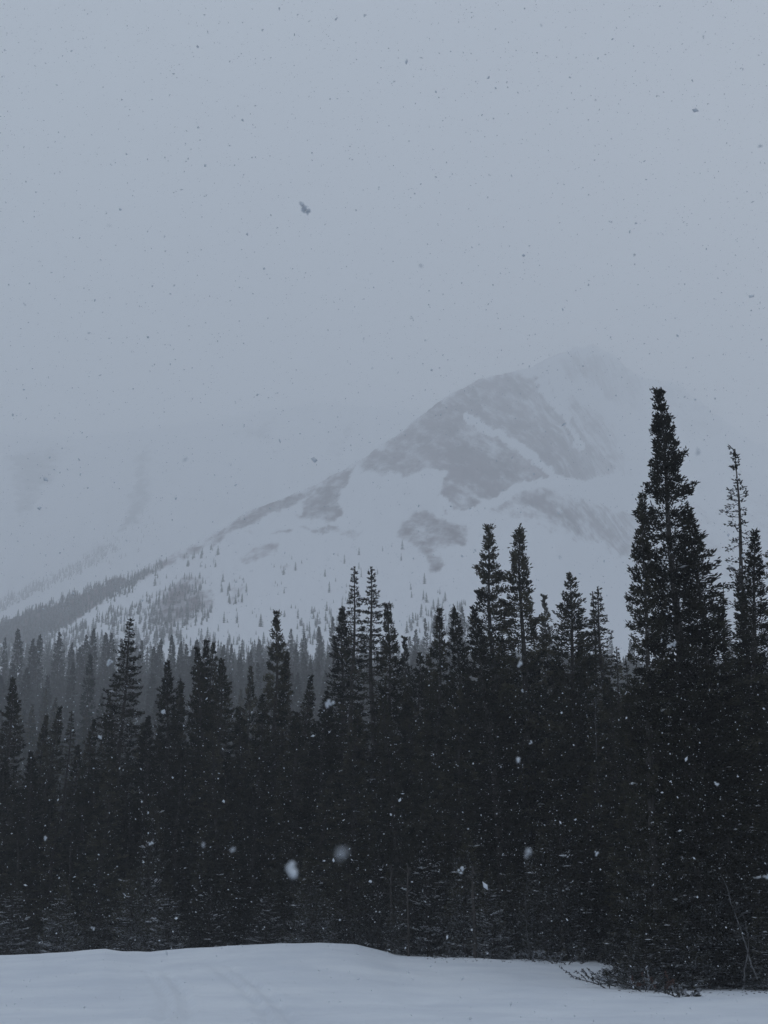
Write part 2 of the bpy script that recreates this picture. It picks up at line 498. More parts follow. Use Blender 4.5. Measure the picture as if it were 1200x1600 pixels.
att.data.foreach_set('value', full.ravel().astype(np.float32))
link("far_mountain", me, kind="structure")

# ------------------------------------------------------------------ haze
hz, nt, b = new_mat("haze")
nt.nodes.remove(b)
pv = nt.nodes.new("ShaderNodeVolumePrincipled")
pv.inputs['Color'].default_value = (0.94, 0.96, 0.98, 1)
pv.inputs['Density'].default_value = HAZE_DENSITY
pv.inputs['Anisotropy'].default_value = 0.0
nt.links.new(pv.outputs['Volume'], nt.nodes['Material Output'].inputs['Volume'])
x0, x1, y0, y1, z0, z1 = -5000, 5000, -300, 7600, -1.6, 1900
hv = np.array([(x, y, z) for z in (z0, z1) for y in (y0, y1) for x in (x0, x1)], float)
hf = np.array([(0, 2, 3, 1), (4, 5, 7, 6), (0, 1, 5, 4), (2, 6, 7, 3), (0, 4, 6, 2), (1, 3, 7, 5)])
link("haze", mesh_from("haze", hv, [hf], hz), kind="stuff")

# ------------------------------------------------------------------ conifer builder
def unit(a):
    return a / np.maximum(np.linalg.norm(a, axis=-1, keepdims=True), 1e-9)

def shoot_mesh(name, p, d, l, w, mat, rng):
    """needle shoots: two crossed leaf-like blades each"""
    n = len(p)
    r = unit(rng.normal(size=(n, 3)))
    s = unit(np.cross(d, r)); t = np.cross(d, s)
    mid = p + d * (l * 0.5)[:, None]
    tip = p + d * l[:, None]
    hw = (w * 0.5)[:, None]
    v = np.stack([p, tip, mid + s * hw, mid - s * hw, mid + t * hw, mid - t * hw], 1).reshape(-1, 3)
    b0 = np.arange(n)[:, None] * 6
    q = np.concatenate([b0 + np.array([[0, 2, 1, 3]]), b0 + np.array([[0, 4, 1, 5]])], 0)
    return mesh_from(name, v, [q], mat)

OCT_V = np.array([(1, 0, 0), (-1, 0, 0), (0, 1, 0), (0, -1, 0), (0, 0, 1), (0, 0, -1)], float)
OCT_F = np.array([(0, 2, 4), (2, 1, 4), (1, 3, 4), (3, 0, 4), (2, 0, 5), (1, 2, 5), (3, 1, 5), (0, 3, 5)])

def blob_mesh(name, p, axes, mat, rng, jitter=0.3):
    """p (n,3); axes (n,3,3) rows = scaled local axes"""
    n = len(p)
    base = OCT_V[None] * (1 + jitter * rng.uniform(-1, 1, (n, 6, 1)))
    v = p[:, None, :] + np.einsum('nki,nij->nkj', base, axes)
    f = (np.arange(n)[:, None, None] * 6 + OCT_F[None]).reshape(-1, 3)
    return mesh_from(name, v.reshape(-1, 3), [f], mat)

def tube(points, radii, sides=6):
    """list of Vector-like points -> verts, quads of a tapered tube"""
    P_ = np.array(points, float); R_ = np.array(radii, float)
    T = np.gradient(P_, axis=0); T = unit(T)
    ref = np.array([0.31, 0.9, 0.2])
    S = unit(np.cross(T, ref)); U = np.cross(T, S)
    a = np.linspace(0, 2 * np.pi, sides, endpoint=False)
    ring = P_[:, None] + R_[:, None, None] * (np.cos(a)[None, :, None] * S[:, None] + np.sin(a)[None, :, None] * U[:, None])
    m = len(P_)
    i = np.arange(m * sides).reshape(m, sides)
    j = np.roll(i, -1, axis=1)
    q = np.stack([i[:-1].ravel(), j[:-1].ravel(), j[1:].ravel(), i[1:].ravel()], 1)
    return ring.reshape(-1, 3), q

def tubes_mesh(name, tubes, mat):
    vs_, qs, o = [], [], 0
    for v, q in tubes:
        vs_.append(v); qs.append(q + o); o += len(v)
    return mesh_from(name, np.concatenate(vs_), [np.concatenate(qs)], mat)

def conifer(seed, H=18.0, Rm=2.0, slope=0.24, whorl=0.36, nper=6, sl=0.17, sw=0.06, dens=34.0, clump=0.3, up=30, low=-12,
            bare=0.02, sparse=0.0, curve=0.16, thick=0.07, snow=1.0, limbs=True, tipblob=0.0, mat=None):
    rng = np.random.default_rng(seed)
    lean_x = 0.02 * rng.normal(); lean_y = 0.02 * rng.normal()
    def axis_at(z):
        s = z / H
        return np.array([lean_x * z * s + 0.06 * math.sin(z * 0.9 + seed), lean_y * z * s + 0.06 * math.cos(z * 0.7 + seed), z])
    zs = np.linspace(-0.6, H, 22)
    trunk = tube([axis_at(z) for z in zs], [0.012 + 0.016 * (H - z) ** 0.93 * (1 + 0.25 * max(0, 0.6 - z)) for z in zs], 8)
    P_, D_, L_, W_ = [], [], [], []
    SPn, SA = [], []
    tubes = [] 
    z = H * bare + 0.15
    lump_seed = rng.integers(1000)
    while z < H - 0.15:
        d = H - z
        step = whorl * (0.75 + 0.5 * rng.random()) * (0.55 + 0.45 * min(1, d / 5))
        n = nper if d > 1.2 else max(3, nper - 2)
        if sparse > 0:
            n = rng.binomial(n, 1 - sparse * min(1, d / 3 + 0.25))
        a0 = rng.random() * 6.283
        for k in range(n):
            az = a0 + 6.283 * k / max(n, 1) + rng.normal() * 0.35
            zb = z + rng.normal() * whorl * 0.25
            dd = max(0.12, H - zb)
            r = Rm * (1 - math.exp(-slope * dd / Rm))
            # lumps: groups of neighbouring branches longer or shorter
            g = float(fbm(np.array([az / 1.3 + lump_seed]), np.array([zb / 1.1]), int(lump_seed), 2)[0])
            L = r * (0.86 + clump * 1.3 * g + 0.14 * rng.normal())
            if rng.random() < 0.05:
                L *= 1.28
            if rng.random() < 0.07:
                L *= 0.5
            L = min(max(L, 0.12), r * 1.55 + 0.1)
            top_f = math.exp(-dd / 3.5)
            el = math.radians(low + (up - low) * top_f + rng.normal() * 8)
            cu = curve * (0.6 + 0.8 * rng.random())
            ca, sa = math.cos(az), math.sin(az)
            rad = np.array([ca, sa, 0.0]); lat = np.array([-sa, ca, 0.0]); upv = np.array([0, 0, 1.0])
            base = axis_at(zb)
            def pt(t):
                t = np.asarray(t)[..., None]
                return base + rad * (L * t * math.cos(el)) + upv * (L * t * math.sin(el) + cu * L * t * t)
            ns = int(dens * L * (0.75 + 0.45 * L) + 6)
            t = 0.12 + 0.9 * rng.random(ns) ** 0.75
            half = (0.42 * L * (1.04 - t) + 0.07) * np.minimum(1, t / 0.25 + 0.25)
            if L < 0.5:
                half *= 0.8
            s = rng.uniform(-1, 1, ns)
            pos = pt(t) + lat * (s * half)[:, None] + upv * (rng.normal(size=ns) * thick * (0.5 + 0.5 * min(1, L)) - 0.35 * half * np.abs(s) * (0.5 if dd > 4 else 0.1))[:, None]
            tang = unit(rad * math.cos(el) + upv * (math.sin(el) + 2 * cu * t)[:, None])
            dirs = unit(tang + lat * (s * 0.8)[:, None] + rng.normal(size=(ns, 3)) * 0.33 + upv * (0.25 * top_f + 0.10))
            ln = sl * rng.uniform(0.6, 1.35, ns)
            P_.append(pos); D_.append(dirs); L_.append(ln); W_.append(sw * rng.uniform(0.75, 1.35, ns))
            if tipblob > 0:     # dense tuft at the branch end
                nt_ = int(tipblob * 10)
                pp = pt(np.full(nt_, 0.93)) + rng.normal(size=(nt_, 3)) * 0.07
                P_.append(pp); D_.append(unit(rng.normal(size=(nt_, 3)) * 0.6 + upv * 0.7 + rad * 0.5)); L_.append(sl * rng.uniform(0.8, 1.3, nt_)); W_.append(sw * rng.uniform(0.9, 1.4, nt_))
            if limbs:
                tt = np.array([0, 0.35, 0.7, 0.97])
                pl = pt(tt)
                rb = 0.012 + 0.012 * L
                tubes.append(tube(pl, [rb, rb * 0.75, rb * 0.45, rb * 0.15], 3))
            # settled snow: more of it low on the tree
            zf = zb / 18.0 * 18.0
            patch = max(0.0, float(fbm(np.array([az * 1.1 + lump_seed + 9]), np.array([zb / 0.8]), int(lump_seed) + 5, 2)[0]) + 0.15)
            pr = snow * 6.5 * patch * (0.42 * math.exp(-zf / 3.2) + 0.07 * math.exp(-zf / 9.0) + 0.004)
            m = rng.poisson(pr * 9 * L)
            if m and L > 0.25:
                ts = 0.35 + 0.6 * rng.random(m)
                hs = (0.36 * L * (1.04 - ts) + 0.05)
                sp = pt(ts) + lat * (rng.uniform(-1, 1, m) * hs)[:, None] + upv * (thick * 0.9 + 0.02)
                size = 0.018 + 0.05 * rng.random(m) ** 3 + (rng.random(m) < 0.05) * 0.07
                ax = np.zeros((m, 3, 3))
                ang = rng.normal(size=m) * 0.7
                dirr = unit(rad * np.cos(ang)[:, None] + lat * np.sin(ang)[:, None] + upv * (0.25 * rng.normal(size=m))[:, None])
                sdv = unit(np.cross(dirr, upv))
                ax[:, 0] = dirr * (size * rng.uniform(0.8, 2.0, m))[:, None]
                ax[:, 1] = sdv * (size * 0.8)[:, None]
                ax[:, 2] = np.cross(sdv, dirr) * (size * 0.42)[:, None]
                SPn.append(sp); SA.append(ax)
        z += step
    # leader shoots on top
    nl = 46
    hh = H - 0.75 * rng.random(nl) ** 1.2
    base = np.array([axis_at(h) for h in hh])
    aa = rng.random(nl) * 6.283
    out = np.stack([np.cos(aa), np.sin(aa), np.full(nl, 1.6)], 1)
    P_.append(base); D_.append(unit(out)); L_.append(sl * rng.uniform(0.7, 1.2, nl)); W_.append(np.full(nl, sw))
    P_ = np.concatenate(P_); D_ = np.concatenate(D_); L_ = np.concatenate(L_); W_ = np.concatenate(W_)
    parts = [("trunk", mesh_from("trunk", trunk[0], [trunk[1]], M_BARK), None)]
    if limbs and tubes:
        parts.append(("limbs", tubes_mesh("limbs", tubes, M_BARK), "stuff"))
    parts.append(("foliage", shoot_mesh("foliage", P_, D_, L_, W_, mat or M_NEEDLE, rng), None))
    if SPn:
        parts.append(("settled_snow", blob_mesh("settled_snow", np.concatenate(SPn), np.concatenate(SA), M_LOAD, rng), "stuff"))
    return H, parts, axis_at(H)[:2]

PROTO = {
    'giant':  conifer(11, H=18.6, Rm=2.6, slope=0.21, whorl=0.34, nper=7, dens=80, sl=0.14, sw=0.042, clump=0.36, up=40, low=-14, curve=0.24, tipblob=1.0, bare=0.02),
    'cone':   conifer(12, H=18, Rm=2.6, slope=0.27, whorl=0.30, nper=7, dens=52, clump=0.22, low=-20, curve=0.20, sl=0.15, sw=0.046),
    'cone2':  conifer(13, H=18, Rm=2.2, slope=0.24, whorl=0.30, nper=7, dens=52, clump=0.28, low=-16, curve=0.20, sl=0.15, sw=0.046),
    'clumpy': conifer(14, H=18, Rm=1.9, slope=0.235, whorl=0.40, nper=6, dens=66, clump=0.40, up=32, tipblob=1.0, low=-14, sl=0.155, sw=0.046, curve=0.2),
    'clumpy2': conifer(15, H=18, Rm=2.0, slope=0.25, whorl=0.38, nper=6, dens=64, clump=0.38, up=34, tipblob=1.0, low=-14, sl=0.155, sw=0.046, curve=0.2),
    'layered': conifer(16, H=18, Rm=1.6, slope=0.20, whorl=0.38, nper=6, dens=48, clump=0.32, up=14, low=-8, thick=0.035, curve=0.10, sl=0.12, sw=0.042),
    'feathery': conifer(26, H=18, Rm=2.5, slope=0.29, whorl=0.33, nper=7, dens=46, clump=0.30, up=16, low=-16, thick=0.035, curve=0.16, sl=0.125, sw=0.042),
    'blunt':  conifer(17, H=18, Rm=1.6, slope=0.42, whorl=0.34, nper=6, dens=56, clump=0.34, up=26, low=-10, sl=0.14, sw=0.055),
    'sparse': conifer(18, H=18, Rm=1.45, slope=0.26, whorl=0.42, nper=6, dens=22, clump=0.5, up=8, low=-8, sparse=0.52, thick=0.05, snow=0.5, sl=0.12, sw=0.042),
    'young':  conifer(19, H=6.0, Rm=1.25, slope=0.36, whorl=0.24, nper=7, dens=60, clump=0.34, up=34, low=-10, sl=0.11, sw=0.036, snow=1.6, bare=0.0, curve=0.22),
    'snowy':  conifer(25, H=6.0, Rm=1.25, slope=0.36, whorl=0.26, nper=7, dens=56, clump=0.38, up=34, low=-10, sl=0.11, sw=0.036, snow=4.5, bare=0.0, curve=0.22),
    'mid':    conifer(20, H=18, Rm=2.1, slope=0.25, whorl=0.46, nper=6, dens=20, clump=0.32, sl=0.24, sw=0.085, thick=0.09, limbs=False, snow=0.3),
    'mid2':   conifer(21, H=18, Rm=1.9, slope=0.23, whorl=0.48, nper=6, dens=20, clump=0.40, sl=0.24, sw=0.085, thick=0.09, limbs=False, snow=0.3),
    'back':   conifer(22, H=17, Rm=2.1, slope=0.26, whorl=0.6, nper=6, dens=7, clump=0.34, sl=0.45, sw=0.18, thick=0.14, limbs=False, snow=0.0, mat=M_FARN),
    'back2':  conifer(23, H=17, Rm=2.3, slope=0.30, whorl=0.6, nper=6, dens=7, clump=0.40, sl=0.45, sw=0.18, thick=0.14, limbs=False, snow=0.0, mat=M_FARN),
    'back3':  conifer(24, H=17, Rm=1.7, slope=0.22, whorl=0.7, nper=6, dens=7, clump=0.46, sl=0.42, sw=0.17, thick=0.12, limbs=False, snow=0.0, mat=M_FARN),
}

def tree(kind, x, y, ztop, label, group=None, wf=1.0, rot=None, name="spruce_tree", zbase=None):
    H, parts, tip = PROTO[kind]
    zb = gz(x, y) if zbase is None else zbase
    h = max(ztop - zb, 0.6)
    o = link(name, None)
    o.empty_display_size = 0.3
    s = h / H
    sxy = s ** 0.5 * wf
    a = random.random() * 6.283 if rot is None else rot
    # the stem leans a little: set the foot so that the tip stands over (x, y)
    o.location = (x - sxy * (tip[0] * math.cos(a) - tip[1] * math.sin(a)), y - sxy * (tip[0] * math.sin(a) + tip[1] * math.cos(a)), zb)
    o.scale = (sxy, sxy, s)
    o.rotation_euler = (0, 0, a)
    o['label'] = label
    o['category'] = 'tree'
    if group:
        o['group'] = group
    for nm, me_, kd in parts:
        c = link(nm, me_, o)
        if kd:
            c['kind'] = kd
    return o

G_FRONT = "spruces along the front edge of the forest"
def ftree(px, py, y, kind, label, wf=1.0, rot=None, group=G_FRONT, name="spruce_tree"):
    p = at(px, py, y)
    return tree(kind, p.x, y, p.z, label, group, wf, rot, name)

# --- the trees that can be told apart, right to left
ftree(1028, 612, 43.5, 'giant', "tallest dark spruce with a knobbly spire, rising above all others near the right edge", 1.0, 0.4)
ftree(1004, 774, 42.8, 'clumpy', "slim dark spruce leaning close against the left side of the tallest spruce", 0.72, 1.0)
ftree(1074, 796, 43.2, 'cone', "broad dense black-green spruce merging with the right side of the tallest spruce", 1.3, 2.0)
ftree(1147, 704, 50, 'sparse', "half-bare spruce with a naked upper trunk and few short limbs at the right edge", 1.0, 0.5)
ftree(1181, 828, 48, 'cone2', "bushy spruce with a neat pointed top right of the half-bare trunk", 1.0, 1.4)
ftree(1215, 800, 47, 'cone', "dark spruce cut off by the right border of the picture", 1.0, 2.4)
ftree(1152, 900, 51.5, 'cone2', "dense spruce filling the space under the half-bare trunk", 0.95, 5.1)
ftree(1110, 1010, 49, 'cone', "low dark spruce between the broad spruce and the half-bare one", 1.0, 4.1)
ftree(963, 1012, 60, 'layered', "short thin-topped spruce just left of the tallest spruce", 0.8, 1.0)
ftree(978, 1032, 64, 'layered', "small thin spruce tip tucked against the foot of the tallest spruce's left flank", 0.8, 2.2)
ftree(934, 918, 62, 'layered', "slender spruce with a twin tip, right one of the pair left of the tallest spruce", 1.12, 0.3)
ftree(926, 926, 62.4, 'layered', "lesser tip of the twin-topped slender spruce", 0.8, 3.3)
ftree(890, 896, 63, 'blunt', "round-shouldered spruce with a blunt bushy top, left of the twin-tipped one", 1.05, 1.2)
ftree(850, 934, 128, 'mid2', "paler hazy spruce showing behind the right of the two tall paired spruces", 0.95, 1.9)
ftree(812, 821, 63, 'clumpy2', "right one of the two tall paired spruces with clumpy spires", 1.12, 0.8)
ftree(763, 824, 64, 'clumpy', "left one of the two tall paired spruces with clumpy spires", 1.16, 2.9)
ftree(739, 948, 61, 'cone2', "medium spruce pressed to the left flank of the two tall paired spruces", 1.0, 3.8)
ftree(709, 947, 66, 'clumpy2', "blunt-tipped medium spruce, right one of a close pair in the middle right", 0.9, 4.9)
ftree(687, 953, 66, 'clumpy', "spiky medium spruce, left one of a close pair in the middle right", 0.9, 0.1)
ftree(656, 1020, 75, 'blunt', "low bushy spruce with a twin beside it, in the dip past the centre group", 0.9, 0.9)
ftree(669, 1023, 77, 'blunt', "right-hand twin of the low bushy tops in the dip right of the centre group", 0.85, 2.7)
ftree(632, 999, 100, 'mid2', "thin greyish spruce spire standing alone in the gap right of the centre group", 0.85, 2.0)
ftree(605, 945, 70, 'clumpy', "rightmost spruce of the four-topped centre group", 1.0, 5.0)
ftree(580, 887, 70, 'layered', "tallest spruce of the centre group, with thin level boughs and sky between them", 1.15, 1.6)
ftree(554, 887, 72, 'layered', "very narrow layered spruce left of the tallest one in the centre group", 1.0, 4.0)
ftree(535, 950, 77, 'cone', "fuller spruce forming the left shoulder of the centre group", 1.0, 3.0)
ftree(487, 1055, 76, 'cone2', "low spruce tip between the lone column spruce and the centre group", 0.9, 1.0)
ftree(449, 1016, 80, 'clumpy2', "small knobbly spruce at the right flank of the lone column spruce", 0.8, 1.7)
ftree(432, 957, 78, 'clumpy', "lone narrow column-shaped spruce left of the centre group", 1.0, 5.7)
ftree(392, 1044, 104, 'mid', "misty mid-distance spruce left of the column-shaped spruce", 0.8, 5.5)
ftree(346, 1030, 79, 'cone', "smooth conical spruce on the right of the left-hand trio", 1.0, 0.5)
ftree(334, 1004, 90, 'blunt', "mop-headed spruce peeking out behind the left-hand trio", 0.75, 0.2)
ftree(323, 1002, 84, 'clumpy', "knobbly spire in the middle of the left-hand trio", 0.85, 2.2)
ftree(307, 1012, 80, 'cone2', "dense spruce on the left of the left-hand trio", 1.0, 4.4)
ftree(283, 1062, 86, 'clumpy2', "shorter spruce shoulder between the left-hand trio and the broad conical one", 0.9, 3.4)
ftree(262, 1034, 82, 'cone', "broad conical spruce between the left-hand trio and the tall left spruce", 1.0, 2.6)
ftree(204, 969, 80, 'feathery', "tall feathery spruce standing out highest on the left side", 1.15, 1.1)
ftree(148, 1124, 84, 'cone2', "low dark spruce just left of the tall feathery one", 0.9, 2.3)
ftree(171, 1088, 100, 'mid', "soft grey spruce behind the left boughs of the tall feathery one", 0.8, 0.3)
ftree(112, 1112, 90, 'layered', "low thin dark spruce, right one of the faint cluster at far left", 0.95, 3.9)
ftree(95, 1104, 88, 'cone2', "middle spruce of the faint dark cluster at far left", 0.95, 1.3)
ftree(73, 1118, 92, 'cone', "left spruce of the faint dark cluster at far left", 0.8, 4.7)
ftree(20, 1060, 87, 'cone', "brownish-topped spruce close to the left border", 0.95, 0.7)
ftree(-6, 1080, 88, 'cone2', "dark spruce cut off by the left border of the picture", 1.0, 0.9)

# --- lower trees standing in the first rank of the wall
rank = [(48, 1175, 80, 'cone'), (128, 1215, 78, 'clumpy2'), (180, 1180, 77, 'cone2'), (232, 1120, 78, 'cone'), (240, 1240, 74, 'young'),
        (285, 1170, 76, 'clumpy'), (330, 1130, 76, 'cone2'), (372, 1105, 80, 'cone'), (410, 1085, 76, 'cone2'), (395, 1230, 73, 'cone'),
        (462, 1120, 73, 'cone'), (512, 1085, 72, 'clumpy2'), (520, 1200, 70, 'cone2'), (560, 1110, 69, 'cone'), (596, 1075, 68, 'cone2'),
        (636, 1075, 70, 'cone'), (668, 1110, 68, 'clumpy'), (704, 1055, 65, 'cone'), (728, 1050, 64, 'clumpy2'), (785, 1000, 66, 'cone'),
        (792, 1110, 63, 'cone2'), (838, 1020, 64, 'cone'), (866, 1010, 65, 'cone2'), (908, 1000, 63, 'cone'), (948, 1060, 60, 'cone'),
        (938, 1180, 58, 'cone2'), (985, 1080, 56, 'cone'), (985, 1240, 50, 'cone2'), (1150, 1080, 46, 'cone2'), (1110, 1150, 45, 'cone'), (1190, 1120, 44.5, 'clumpy2')]
MARKS = [(-6, "the spruce cut by the left border"), (20, "the brownish-topped spruce"), (95, "the faint cluster at far left"), (148, "the low spruce beside the feathery one"),
         (204, "the tall feathery left spruce"), (262, "the broad conical spruce"), (323, "the left-hand trio"), (392, "the misty mid-distance spruce"), (432, "the lone column-shaped spruce"),
         (487, "the low tip by the centre group"), (554, "the narrowest centre-group spruce"), (580, "the tallest centre-group spruce"), (605, "the rightmost centre-group spruce"), (656, "the twin bushy tops"),
         (687, "the close pair's left spruce"), (709, "the close pair's right spruce"), (763, "the left paired tall spruce"), (812, "the right paired tall spruce"),
         (890, "the blunt-topped spruce"), (934, "the twin-tipped spruce"), (963, "the short thin-topped spruce"), (1028, "the tallest spruce"), (1074, "the broad black-green spruce"),
         (1147, "the half-bare spruce"), (1200, "the spruce cut by the right border")]
seen = set()
def beside(px, head):
    for mx_, ph in sorted(MARKS, key=lambda m: abs(m[0] - px)):
        rel = "in front of" if abs(px - mx_) < 12 else ("just right of" if px > mx_ else "just left of")
        lb = "%s %s %s" % (head, rel, ph)
        if lb not in seen:
            seen.add(lb)
            return lb
for i, (px, py, y, k) in enumerate(rank):
    head = "low-topped spruce low in the wall" if py > 1160 else "lower dark spruce in the wall"
    ftree(px, py, y, k, beside(px, head), 0.95 + 0.2 * random.random(), group="first-rank spruces below the skyline")

# --- small firs with snowy lower boughs at the very edge
small = [(594, 1300, 59, 'young', "thin-stemmed young spruce on the snow where the bank ends, left of centre-right", 0.8),
         (640, 1340, 57.5, 'young', "young spruce with sagging snowy boughs right of the bank's end", 1.0),
         (668, 1290, 57.5, 'snowy', "young spruce carrying the largest white clumps of snow below the close pair", 1.25),
         (728, 1300, 57, 'young', "snow-dusted young spruce under the two tall paired spruces", 1.2),
         (765, 1352, 56, 'snowy', "snow-streaked young spruce right under the left paired tall spruce", 1.1),
         (800, 1350, 56.5, 'young', "squat snow-dusted young spruce under the right paired spruce", 1.25),
         (843, 1300, 56, 'young', "grey-green young spruce with a thin whip beside it", 1.1),
         (878, 1262, 54.5, 'young', "pointed grey-green young spruce whose boughs trail on the snow", 1.35),
         (915, 1330, 56, 'young', "small young spruce between the trailing-boughed one and the tallest spruce", 1.2),
         (985, 1395, 43.2, 'young', "bushy young spruce spreading over the snow at the left foot of the tallest spruce", 1.3),
         (1012, 1430, 41.4, 'young', "dark low young spruce with boughs flat on the snow, nearest the viewer", 1.4),
         (1040, 1405, 41.9, 'young', "young spruce hiding the foot of the tallest spruce", 1.5),
         (490, 1330, 62, 'young', "snow-speckled young spruce behind the crest of the bank, left of centre", 1.3),
         (420, 1370, 63, 'snowy', "half-buried young spruce behind the highest part of the bank", 1.4),
         (330, 1350, 65, 'young', "young spruce behind the bank below the left-hand trio", 1.4),
         (265, 1370, 65, 'snowy', "white-spotted young spruce behind the bank under the broad conical spruce", 1.3),
         (205, 1360, 66, 'young', "young spruce behind the bank under the tall feathery spruce", 1.4),
         (100, 1370, 67, 'snowy', "young spruce with white-clumped boughs near the left end of the bank", 1.3),
         (22, 1365, 67, 'snowy', "snow-clumped young spruce at the left border behind the bank", 1.4),
         (1145, 1440, 42.5, 'snowy', "snow-clumped young spruce behind the bent pale sapling", 1.3),
         (1185, 1420, 42, 'young', "young spruce at the right border with pale snow under its boughs", 1.3)]
for px, py, y, k, lb, wf in small:
    ftree(px, py, y, k, lb, wf, group="young spruces at the edge of the snow", name="young_spruce")

# --- filling the wall behind
rf = random.Random(5)
for i in range(66):
    px = -40 + 1290 * (i + rf.random() * 0.8) / 66
    y = 88 + 32 * rf.random() if px < 900 else 60 + 30 * rf.random()
    sky = np.interp(px, [-50, 100, 260, 420, 500, 620, 700, 800, 900, 1000, 1250], [1140, 1150, 1110, 1095, 1090, 1075, 1050, 1020, 1040, 1060, 1000])
    ftree(px, sky + rf.uniform(10, 90), y, rf.choice(['mid', 'mid2']), "dim spruce packed inside the forest wall, seen in scraps between nearer trees",
          rf.uniform(0.9, 1.2), group="spruces inside the forest wall")
for i in range(44):
    px = -30 + 1260 * (i + rf.random() * 0.8) / 44
    y = 74 + 8 * rf.random() if px < 620 else (67 + 6 * rf.random() if px < 950 else 50 + 5 * rf.random())
    ftree(px, rf.uniform(1180, 1290), y, rf.choice(['mid', 'mid2']), "short dim spruce low inside the forest wall, seen in scraps between nearer trees",
          rf.uniform(0.95, 1.2), group="short spruces inside the forest wall")

# --- hazy rows behind, on the rising slope
BACK = [(-14, 1004), (8, 998), (28, 984), (52, 1000), (63, 993), (93, 990), (113, 1006), (125, 1012), (135, 994), (147, 984), (165, 990), (174, 990), (190, 1000),
        (222, 1002), (240, 1012), (252, 1000), (268, 994), (283, 1004), (291, 1008), (308, 1001), (350, 1009), (362, 1008), (376, 1022),
        (392, 1018), (412, 1030), (424, 1012), (444, 1026), (463, 1008), (474, 1020), (486, 1032), (497, 1034), (512, 1020), (648, 1012), (676, 1004), (700, 1010), (860, 1000), (905, 1008), (1140, 1000)]
WORDS = ["first", "second", "third", "fourth", "fifth", "sixth", "seventh", "eighth", "ninth", "tenth", "eleventh", "twelfth", "thirteenth", "fourteenth", "fifteenth",
         "sixteenth", "seventeenth", "eighteenth", "nineteenth", "twentieth", "twenty-first", "twenty-second", "twenty-third", "twenty-fourth", "twenty-fifth",
         "twenty-sixth", "twenty-seventh", "twenty-eighth", "twenty-ninth", "thirtieth", "thirty-first", "thirty-second", "thirty-third", "thirty-fourth", "thirty-fifth",
         "thirty-sixth", "thirty-seventh", "thirty-eighth"]
for i, (px, py) in enumerate(BACK):
    ftree(px, py, 425 + 60 * rf.random(), rf.choice(['back', 'back2', 'back3']),
          "mist-greyed spruce in far row, %s from left" % WORDS[i], rf.uniform(0.9, 1.25), group="mist-greyed far row of spruces")
for i in range(30):
    px = -20 + 900 * (i + rf.random() * 0.9) / 30
    ftree(px, rf.uniform(1034, 1062), 345 + 40 * rf.random(), rf.choice(['back', 'back2', 'back3']), "bluish hazy spruce below the tips of the far row",
          rf.uniform(1.0, 1.3), group="bluish hazy spruces below the far row")
for i in range(26):
    px = -20 + 700 * (i + rf.random() * 0.9) / 26
    ftree(px, rf.uniform(1078, 1110), 240 + 50 * rf.random(), rf.choice(['mid', 'mid2']), "bluish hazy spruce between the forest wall and the far row",
          rf.uniform(0.95, 1.2), group="bluish hazy spruces behind the forest wall")
ftree(141, 1026, 230, 'back3', "thin hazy spire rising alone between the far row and the faint dark cluster", 0.9)
# faint rows higher up, right of the far row
for i, (px, py) in enumerate([(405, 1000), (455, 984), (498, 980), (545, 996), (650, 985), (664, 968), (680, 962), (706, 975), (722, 950), (640, 996), (748, 982), (600, 1000), (500, 1004), (475, 990), (520, 966), (870, 985), (985, 1000), (955, 990)]):
    ftree(px, py, 560 + 30 * rf.random(), rf.choice(['back', 'back2', 'back3']), "very faint spruce at the foot of the snowy mountain slope",
          rf.uniform(0.9, 1.2), group="very faint spruces at the mountain's foot")

# ------------------------------------------------------------------ trees on the mountain
def tiny_tree(seed, layers=6, spikes=5):
    rng = np.random.default_rng(seed)
    vs_, fs = [], []
    o = 0
    for k in range(layers):
        f = k / layers
        z = 0.06 + 0.90 * f
        r = 0.17 * (1 - f) ** 0.8 + 0.012
        a = np.linspace(0, 6.283, spikes, endpoint=False) + rng.random() * 2
        rr = r * rng.uniform(0.6, 1.25, spikes)
        tip = np.stack([np.cos(a) * rr, np.sin(a) * rr, np.full(spikes, z - 0.03) + rng.normal(size=spikes) * 0.012], 1)
        mid = np.stack([np.cos(a + 3.14 / spikes) * r * 0.45, np.sin(a + 3.14 / spikes) * r * 0.45, np.full(spikes, z + 0.02)], 1)
        apex = np.array([[0, 0, z + 0.16]])
        vs_ += [tip, mid, apex]
        for i in range(spikes):
            j = (i + 1) % spikes
            fs.append((o + i, o + spikes + i, o + 2 * spikes))
            fs.append((o + spikes + i, o + j, o + 2 * spikes))
        o += 2 * spikes + 1
    return np.concatenate(vs_), np.array(fs)
TINY = [tiny_tree(s) for s in (1, 2, 3, 4)]
TINY_ME = [mesh_from("distant_spruce", v, [f], M_VEILED) for v, f in TINY]

def scatter_in(poly, n, posf, rng, jitter_edge=6):
    P_ = np.array(poly, float)
    out = []
    lo, hi = P_.min(0), P_.max(0)
    while len(out) < n:
        c = rng.uniform(lo, hi, (n * 3, 2))
        m = poly_soft(c[:, 0], c[:, 1], poly, jitter_edge) > rng.random(len(c))
        out += list(c[m])
    c = np.array(out[:n])
    return c

def mass(name, items, hmin, hmax, seed, mat, **props):
    rng = np.random.default_rng(seed)
    V, Fc, o = [], [], 0
    for p in items:
        v, f = TINY[rng.integers(4)]
        h = rng.uniform(hmin, hmax); a = rng.random() * 6.28
        w = rng.uniform(0.85, 1.4)
        R = np.array([[math.cos(a), -math.sin(a), 0], [math.sin(a), math.cos(a), 0], [0, 0, 1]])
        V.append((v * np.array([h * w, h * w, h])) @ R.T + p - np.array([0, 0, 0.5])); Fc.append(f + o); o += len(v)
    return link(name, mesh_from(name, np.concatenate(V), [np.concatenate(Fc)], mat), **props)

